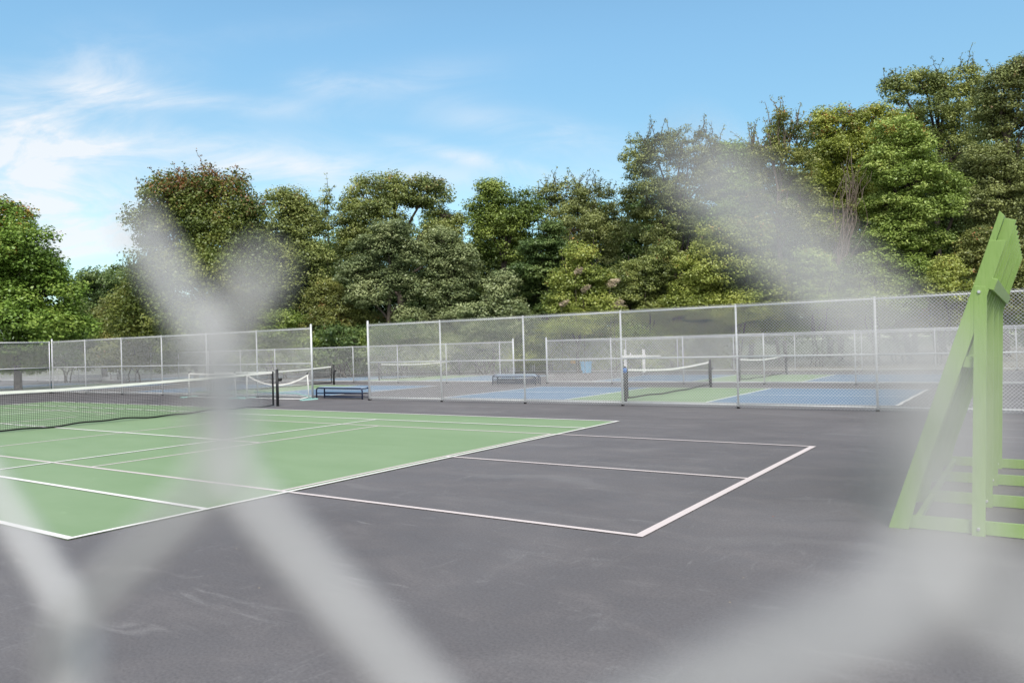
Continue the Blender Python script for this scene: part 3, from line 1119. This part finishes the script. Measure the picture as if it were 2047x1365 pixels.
def tree(name, label, lobes, z, leaf, dens=1.0, size=0.21, clump=0.95, grow=1.12, bark='bark', trunk=None, base_u=None, trunk_r=0.2, cat='tree',
         group='trees beyond the courts', tall=1.0, flat=0.7, twigs=0, shell=0.42, foliage='crown', up=0.55, stems=1, depth_k=0.85):
    """lobes: (u, v, ru, rv) crown masses, in photo pixels, at `z` metres; turned into real ellipsoids there."""
    px = z / FPX
    size = size * 0.6
    base_u = base_u if base_u is not None else sum(l[0] for l in lobes) / len(lobes)
    b = at(base_u, 720, z)
    base = Vector((b.x, b.y, -0.03))
    root = thing(name, label, cat, base, group)
    cents, rads = [], []
    lob3 = []
    for (u, v, ru, rv) in lobes:
        a, bb = ru * px * grow, rv * px * grow
        dz = RNG.uniform(-0.5, 0.5) * a * depth_k
        c = np.array(at(u, v, z + dz))
        lob3.append((c, a, bb))
        vol = (a * a * bb) ** (2 / 3)
        n = max(6, int(vol * 8.5 * dens / clump ** 2))
        d = RNG.normal(size=(n, 3))
        d /= np.linalg.norm(d, axis=1)[:, None]
        r = shell + (1 - shell) * RNG.uniform(0, 1, n) ** 0.6
        cr = clump * RNG.uniform(0.55, 1.25, n)
        inner = np.maximum(0.25, 1 - 0.45 * clump / max(a, 0.1))
        p = c + d * r[:, None] * np.array([a * inner, a * inner * depth_k, max(bb - 0.4 * clump, 0.3 * bb)])
        cents.append(p)
        rads.append(cr)
    cents, rads = np.concatenate(cents), np.concatenate(rads)
    keep = cents[:, 2] > 0.1
    cents, rads = cents[keep], rads[keep]
    npl = np.maximum(8, 105 * (rads / clump) ** 2 * (clump / 0.95) ** 2 * (0.21 / size) ** 2)
    V = leaf_cloud(cents, rads, npl, size, flat=flat, tall=tall, up=up)
    mb = MB()
    # trunk(s) and limbs
    zlow = min(c[2] - bb for c, a, bb in lob3)
    ztop = max(c[2] + bb * 0.5 for c, a, bb in lob3)
    cx = sum(c[0] for c, a, bb in lob3) / len(lob3)
    cy = sum(c[1] for c, a, bb in lob3) / len(lob3)
    fork = base.lerp(Vector((cx, cy, ztop)), 0.38) if stems == 1 else base
    for k in range(stems):
        off = Vector((random.uniform(-1, 1), random.uniform(-1, 1), 0)) * (0.0 if stems == 1 else 0.5)
        head = Vector((cx, cy, ztop)) + Vector((random.uniform(-1, 1), random.uniform(-1, 1), -random.uniform(0, 1))) * (0.3 if stems == 1 else 1.2)
        branch(mb, base + off, head, trunk_r / (1 if stems == 1 else 1.4), trunk_r * 0.2, 8, 0.025, 7)
    for c, a, bb in lob3:
        f = min(0.9, max(0.2, (c[2] - bb * 0.7) / max(ztop, 0.5)))
        st = base.lerp(Vector((cx, cy, ztop)), f * 0.8)
        branch(mb, st, c, trunk_r * 0.5, trunk_r * 0.2, 6, 0.05, 4)
        dd = np.linalg.norm(cents - c, axis=1)
        near = np.argsort(dd)[: int(14 + 10 * dens)]
        for i in near[::2]:
            branch(mb, c + (cents[i] - c) * 0.05, cents[i], trunk_r * 0.17, 0.012, 4, 0.06, 3)
    TW = []
    for k in range(twigs):
        i = RNG.integers(len(cents))
        top = cents[np.argsort(-cents[:, 2])[: max(6, len(cents) // 4)]]
        c = top[RNG.integers(len(top))]
        e = c + np.array([RNG.normal() * 0.4, RNG.normal() * 0.4, RNG.uniform(0.6, 1.7)])
        pts = branch(mb, c, e, 0.03, 0.012, 4, 0.05, 5)
        for p in pts[1:]:
            TW.append(np.array(p) + RNG.normal(size=3) * 0.05)
    if TW:
        TW = np.array(TW)
        V = np.concatenate([V, leaf_cloud(TW, np.full(len(TW), 0.17), np.full(len(TW), 8.0), size * 0.75)])
    mb.build('trunk' if foliage == 'crown' else 'stem', M[bark], root, True)
    quads(foliage, V, LEAF[leaf], root)
    return root


def shrub(name, label, lobes, z, leaf, **kw):
    kw.setdefault('clump', 0.6)
    kw.setdefault('size', 0.17)
    return tree(name, label, lobes, z, leaf, trunk_r=kw.pop('trunk_r', 0.06), cat=kw.pop('cat', 'shrub'), group='shrubs along the far fence', foliage='foliage',
                stems=kw.pop('stems', 4), **kw)


# --- back row: taller woods closing the gaps behind
for u, v, ru, rv, z, lf, lb in (
        (210, 625, 75, 105, 66, 'deep', 'dark low tree far behind the gap between the leftmost tree and the red-topped maple'),
        (560, 590, 90, 150, 64, 'deep', 'dark tree deep behind the red-topped maple and its grey neighbour'),
        (690, 600, 80, 150, 66, 'deep', 'dark tree deep behind the left flank of the broad oak'),
        (860, 590, 90, 170, 66, 'deep', 'dark tree deep behind the right flank of the broad oak'),
        (1010, 590, 90, 170, 66, 'deep', 'dark tree deep behind the pointed green tree'),
        (1180, 570, 100, 170, 64, 'deep', 'dark tree deep behind the yellow green bush'),
        (1340, 540, 110, 190, 64, 'deep', 'dark tree deep behind the twiggy feathery tree'),
        (1500, 510, 110, 200, 64, 'deep', 'dark tree deep behind the slender double-stemmed tree'),
        (1660, 480, 110, 220, 64, 'deep', 'dark tree deep behind the tangle of dead vines'),
        (1830, 460, 110, 230, 66, 'deep', 'dark tree deep behind the fresh green tree'),
        (1985, 470, 110, 230, 66, 'deep', 'dark tree deep behind the practice wall')):
    tree('woodland_tree', lb, [(u, v - rv * 0.38, ru * 0.95, rv * 0.62), (u - ru * 0.5, v - rv * 0.1, ru * 0.8, rv * 0.55), (u + ru * 0.5, v - rv * 0.1, ru * 0.8, rv * 0.55), (u - ru * 0.4, v + rv * 0.35, ru * 0.9, rv * 0.6), (u + ru * 0.4, v + rv * 0.35, ru * 0.9, rv * 0.6)],
         z, lf, dens=0.85, size=0.30, clump=1.25, trunk_r=0.25)

# --- left side
tree('maple_tree', 'bright green leafy tree at the left edge of the picture',
     [(10, 440, 58, 52), (50, 500, 70, 60), (20, 560, 100, 80), (85, 590, 75, 65), (110, 655, 75, 45), (30, 655, 110, 60), (-70, 560, 100, 110), (60, 712, 100, 40)],
     42, 'maple_light', dens=1.25, size=0.22, clump=0.85, base_u=35, trunk_r=0.22, up=0.75)
tree('maple_tree', 'broad maple with reddish brown top sprigs, left of the grey blurred wire',
     [(330, 395, 56, 55), (395, 382, 55, 45), (465, 405, 52, 55), (290, 455, 42, 42), (365, 450, 70, 55), (440, 470, 75, 60), (505, 450, 40, 60), (350, 530, 70, 50), (430, 550, 85, 60), (500, 560, 60, 60), (420, 630, 95, 60), (300, 560, 55, 60), (270, 625, 60, 55), (350, 640, 70, 60)],
     47, 'maple', dens=0.95, size=0.21, clump=0.8, base_u=420, trunk_r=0.26, twigs=50, tall=1.35, flat=0.9, up=0.35)
tree('oak_tree', 'rounded grey olive tree between the red-topped maple and the broad oak',
     [(575, 415, 48, 45), (610, 440, 45, 50), (560, 490, 55, 55), (610, 520, 55, 60), (590, 590, 75, 60)], 54, 'oak', dens=1.1, size=0.22, trunk_r=0.24)
tree('sapling', 'thin nearly bare sapling poking up left of the broad oak', [(652, 390, 12, 30), (650, 440, 16, 26)], 58, 'oak', dens=0.5, size=0.2, clump=0.5,
     trunk_r=0.06, twigs=3)
shrub('shrub', 'low rusty bush at the foot of the gap left of the red-topped maple', [(225, 640, 42, 50), (255, 620, 35, 60), (215, 690, 55, 40)], 55, 'rust')
shrub('shrub', 'pale bushes behind the tall left fence under the maple', [(300, 680, 60, 40), (400, 690, 60, 35), (480, 680, 50, 40)], 50, 'mid')
shrub('shrub', 'flat topped dark green bush above the left fence end post', [(560, 640, 45, 25), (540, 670, 60, 35), (600, 690, 50, 30)], 48, 'mid')

# --- middle
tree('oak_tree', 'broad round oak with sky showing through its top, middle of the row',
     [(735, 400, 50, 48), (795, 378, 52, 36), (855, 390, 48, 42), (890, 430, 42, 45), (700, 450, 45, 55), (760, 450, 60, 50), (880, 490, 55, 50), (720, 510, 60, 60)],
     58, 'oak', dens=0.85, size=0.23, clump=0.9, trunk_r=0.3, base_u=800)
tree('olive_tree', 'grey green tree with piled leaf pads in front of the broad oak',
     [(785, 465, 42, 32), (745, 500, 52, 36), (815, 510, 45, 34), (715, 545, 48, 34), (785, 560, 50, 34), (830, 580, 38, 28), (735, 590, 50, 32), (815, 640, 40, 30)],
     49, 'grey', dens=1.3, size=0.19, clump=0.7, trunk_r=0.18, up=0.85, flat=0.55)
tree('olive_tree', 'smaller grey green tree beside the dark hollow, right of the piled pads',
     [(885, 480, 38, 32), (915, 520, 42, 34), (870, 530, 42, 36), (930, 560, 32, 26), (890, 590, 50, 36), (900, 640, 50, 34)],
     50, 'grey', dens=1.1, size=0.2, clump=0.7, trunk_r=0.16, up=0.8, flat=0.55)
tree('maple_tree', 'pointed green tree right of the broad oak', [(985, 385, 35, 34), (965, 430, 40, 45), (1020, 425, 45, 45), (1060, 420, 32, 45), (1000, 480, 70, 50)], 57, 'mid', dens=1.0,
     size=0.22, clump=0.85, trunk_r=0.24)
tree('ash_tree', 'thin topped tree with bare twigs half hidden by the blurred wire',
     [(1095, 400, 34, 40), (1140, 395, 36, 40), (1190, 410, 45, 45), (1140, 460, 70, 50), (1200, 470, 60, 60)], 58, 'oak_brown', dens=0.65, size=0.2, clump=0.7, trunk_r=0.2, twigs=40)
tree('hemlock_tree', 'dark feathery evergreen with drooping layers in the middle',
     [(1095, 465, 34, 28), (1080, 500, 48, 28), (1120, 505, 45, 28), (1065, 545, 50, 28), (1115, 550, 55, 28), (1075, 590, 60, 30), (1130, 600, 50, 30), (1080, 640, 70, 34)],
     48, 'deep', dens=1.25, size=0.19, clump=0.65, trunk_r=0.18, up=0.9, flat=0.4)
shrub('sumac_shrub', 'feathery dark green bush left of the yellow green bush', [(950, 625, 40, 30), (1000, 615, 45, 36), (1030, 640, 50, 40), (970, 665, 60, 34), (1000, 570, 40, 30)], 46, 'grey', size=0.2)
shrub('shrub', 'dark bush under the grey green tree with piled pads', [(690, 620, 42, 45), (650, 600, 42, 50), (720, 660, 60, 40), (640, 660, 50, 40)], 50, 'rust')
shrub('shrub', 'shadowy bush low behind the first panels of the tall right fence', [(790, 670, 60, 30), (850, 690, 55, 30), (760, 700, 60, 26)], 48, 'deep')
shrub('shrub', 'small leafy weeds over the farthest fence in the gap', [(645, 685, 14, 12), (690, 690, 14, 10), (730, 680, 14, 14)], 47, 'lime', clump=0.4)
tree('birch_tree', 'yellow green bushy tree with tan plumes in the middle', [(1160, 510, 34, 28), (1140, 555, 45, 34), (1185, 560, 40, 36), (1125, 605, 40, 36), (1180, 615, 60, 36), (1140, 650, 65, 30)],
     44, 'yellow', dens=1.2, size=0.17, clump=0.6, trunk_r=0.1, twigs=10)

# --- right
tree('ash_tree', 'twiggy feathery tree with a thin ragged top behind the right blurred wire',
     [(1275, 320, 34, 50), (1310, 310, 34, 50), (1360, 300, 34, 45), (1410, 300, 36, 45), (1290, 390, 60, 55), (1380, 380, 65, 60), (1330, 450, 80, 60), (1420, 340, 36, 40)],
     53, 'oak_brown', dens=0.6, size=0.18, clump=0.6, trunk_r=0.18, twigs=45, stems=3, bark='bark')
tree('maple_tree', 'bright leafy tree squeezed between the twiggy tree and the slender stems', [(1455, 310, 34, 34), (1490, 330, 30, 38), (1450, 370, 40, 40), (1490, 400, 40, 45), (1460, 440, 55, 40)],
     53, 'bright', dens=1.15, size=0.21, clump=0.75, trunk_r=0.18)
tree('locust_tree', 'slender double stemmed tree with wispy top standing above its neighbours',
     [(1560, 238, 26, 26), (1580, 280, 48, 34), (1530, 292, 42, 38), (1548, 330, 52, 40), (1590, 340, 45, 50), (1525, 380, 36, 50), (1600, 400, 50, 50), (1560, 440, 50, 40)],
     47, 'rust', dens=0.42, size=0.17, clump=0.55, trunk_r=0.16, bark='bark_pale', stems=2, twigs=55, base_u=1562)
tree('cherry_tree', 'yellow olive tree with red sprigs near its top', [(1640, 250, 34, 34), (1690, 250, 48, 42), (1745, 245, 48, 38), (1660, 310, 50, 45), (1730, 310, 55, 50), (1640, 370, 48, 50), (1690, 390, 60, 50), (1650, 450, 60, 50)],
     51, 'red_olive', dens=1.0, size=0.19, clump=0.7, trunk_r=0.2)
tree('maple_tree', 'fresh green tree with layered branches reaching right',
     [(1790, 265, 48, 38), (1830, 300, 40, 40), (1770, 330, 48, 42), (1830, 360, 60, 36), (1885, 370, 44, 30), (1770, 410, 50, 42), (1850, 420, 62, 34), (1900, 405, 30, 22), (1790, 470, 55, 40), (1850, 480, 48, 34), (1760, 530, 52, 44), (1820, 540, 50, 36)],
     46, 'lime', dens=1.25, size=0.2, clump=0.7, trunk_r=0.2, up=0.8, flat=0.55)
tree('oak_tree', 'tall olive oak with gappy crown behind the fresh green tree',
     [(1790, 180, 34, 36), (1840, 165, 40, 30), (1890, 172, 40, 36), (1935, 165, 40, 36), (1870, 235, 60, 45), (1940, 240, 50, 50), (1900, 310, 60, 50), (1930, 380, 60, 50)],
     60, 'oak', dens=0.7, size=0.22, clump=0.75, trunk_r=0.28, twigs=20)
tree('oak_tree', 'tall brown olive oak filling the right edge above the practice wall',
     [(2000, 175, 45, 42), (2050, 150, 45, 48), (1985, 240, 48, 48), (2050, 250, 55, 60), (1970, 320, 52, 48), (2035, 350, 60, 55), (1975, 410, 62, 48), (2045, 450, 60, 60), (2000, 520, 70, 55)],
     52, 'oak_brown', dens=0.95, size=0.2, clump=0.75, trunk_r=0.28, twigs=10)
tree('dead_tree', 'tangle of bare brown vines and stems before the yellow olive tree', [(1695, 420, 24, 16), (1665, 470, 26, 16)], 45, 'rust', dens=0.35, size=0.15, clump=0.4, trunk_r=0.05, bark='bark_pale')
shrub('shrub', 'pale yellow green bush behind the right blurred wire', [(1440, 480, 55, 40), (1500, 470, 45, 36), (1420, 540, 70, 46), (1500, 545, 70, 46), (1380, 600, 70, 40), (1470, 610, 80, 40), (1560, 600, 60, 40)],
      45, 'yellow', dens=1.1, size=0.18, clump=0.65, trunk_r=0.08)
shrub('shrub', 'olive bush left of the pale yellow green bush', [(1270, 560, 60, 50), (1320, 530, 50, 50), (1250, 620, 60, 36), (1320, 610, 60, 40)], 47, 'oak', dens=1.1, trunk_r=0.08)
shrub('shrub', 'leafy green bush at the foot of the slender double stemmed tree', [(1620, 530, 44, 34), (1660, 560, 48, 34), (1610, 575, 44, 34), (1660, 610, 70, 34)], 44, 'lime', dens=1.2)
shrub('shrub', 'green bush at the foot of the fresh green tree', [(1720, 545, 46, 34), (1765, 570, 44, 30), (1720, 600, 55, 32), (1790, 610, 50, 30)], 43, 'mid', dens=1.2)
shrub('shrub', 'low russet brambles behind the tall fence left of the practice wall', [(1850, 605, 45, 22), (1905, 612, 40, 20), (1870, 640, 70, 24)], 43, 'rust', clump=0.45, size=0.14)
shrub('shrub', 'yellow green bush just left of the top of the practice wall', [(1895, 545, 34, 34), (1880, 580, 40, 30), (1920, 590, 40, 30)], 42, 'yellow', dens=1.2)
shrub('shrub', 'orange tinged bush behind the leaning leg of the practice wall', [(1960, 480, 34, 36), (1945, 525, 40, 36), (1990, 540, 45, 50), (2030, 580, 50, 50)], 43, 'rust', dens=1.1)
shrub('shrub', 'scrubby undergrowth seen through the tall fence mesh, right of the bench', [(900, 690, 60, 24), (1000, 690, 60, 24), (1110, 685, 60, 24)], 46, 'grey', clump=0.5)
shrub('shrub', 'scrubby undergrowth seen through the tall fence mesh behind the pickleball net', [(1240, 680, 60, 28), (1350, 670, 65, 30), (1460, 665, 60, 30)], 46, 'oak', clump=0.5)
shrub('shrub', 'scrubby undergrowth on the gravel edge seen through the fence near the practice wall', [(1570, 655, 60, 28), (1680, 650, 60, 30), (1790, 650, 60, 28), (1890, 650, 60, 26), (2020, 640, 60, 30)], 46, 'mid', clump=0.5)


# undergrowth closing the foot of the wood behind the farthest fence
for u0, z, lf, lb in ((130, 52, 'mid', 'low undergrowth behind the far corner post of the tall fence'),
                      (270, 50, 'rust', 'low undergrowth behind the fence panels under the gap left of the red-topped maple'),
                      (400, 49, 'deep', 'low undergrowth behind the fence panels under the red-topped maple'),
                      (540, 48, 'mid', 'low undergrowth behind the fence panels left of the end post'),
                      (680, 48, 'deep', 'low dark undergrowth behind the gap between the tall fences'),
                      (820, 47, 'grey', 'low undergrowth behind the first two panels of the tall right fence'),
                      (960, 47, 'deep', 'low undergrowth behind the gate in the farthest fence'),
                      (1100, 46, 'oak', 'low undergrowth behind the blue bin'),
                      (1240, 46, 'mid', 'low undergrowth behind the white rack'),
                      (1380, 47, 'oak', 'low undergrowth left of the gravel behind the pickleball net')):
    shrub('shrub', lb, [(u0 - 50, 715, 48, 30), (u0, 705, 50, 34), (u0 + 45, 715, 50, 30), (u0 + 10, 675, 60, 30)], z, lf, dens=0.9, size=0.22, clump=0.7)


# bare stems of the dead tangle and reed plumes
def vine_tangle():
    o = [x for x in COL.objects if x.name.startswith('dead_tree')][0]
    mb = MB()
    for k in range(34):
        u0 = 1668 + random.uniform(-10, 10)
        p0 = at(u0, 560 + random.uniform(-15, 20), 45 + random.uniform(-0.4, 0.4))
        p1 = at(1700 + random.gauss(0, 11), 440 + random.gauss(0, 14), 45 + random.uniform(-0.5, 0.5))
        p2 = at(1704 + random.gauss(0, 15), 345 + random.gauss(0, 22), 45 + random.uniform(-0.6, 0.6))
        r = random.uniform(0.012, 0.035)
        branch(mb, p0, p1, r * 1.3, r, 4, 0.04, 4)
        branch(mb, p1, p2, r, 0.008, 4, 0.06, 4)
    mb.build('vine_stems', M['bark_pale'], o, True)


vine_tangle()


def plume(u, v, z, label, s=1.0):
    c = at(u, v, z)
    root = thing('reed_plume', label, 'reed', (c.x, c.y, -0.03), 'tan reed plumes among the bushes')
    top = Vector((c.x, c.y, c.z))
    mb = MB()
    branch(mb, (c.x, c.y, -0.03), top, 0.014, 0.008, 5, 0.01, 5)
    mb.build('stalk', M['bark_pale'], root, True)
    n = 260
    f = RNG.uniform(0, 1, n)
    lean = np.array([0.38, 0.1, -0.1]) * s
    ax = np.array(top)[None] + f[:, None] * (np.array([0, 0, 0.32 * s]) + lean)[None]
    d = RNG.normal(size=(n, 3))
    P = ax + d * (0.075 * s * np.sin(np.pi * (0.15 + 0.8 * f)))[:, None]
    V = np.empty((n, 4, 3))
    a = RNG.normal(size=(n, 3)) * 0.04 * s + lean * 0.16
    b = RNG.normal(size=(n, 3)) * 0.013 * s
    V[:, 0], V[:, 1], V[:, 2], V[:, 3] = P - a, P + b, P + a, P - b
    quads('plume', V.reshape(-1, 3), M['plume'], root)


plume(1150, 545, 43, 'tan reed plume highest on the yellow green bushy tree')
plume(1165, 580, 43, 'tan reed plume in the middle of the yellow green bushy tree')
plume(1218, 570, 43, 'tan reed plume at the right shoulder of the yellow green bushy tree', 1.3)
plume(1228, 612, 43, 'tan reed plume at the lower right of the yellow green bushy tree', 1.2)
plume(1122, 610, 43, 'tan reed plume at the lower left of the yellow green bushy tree')
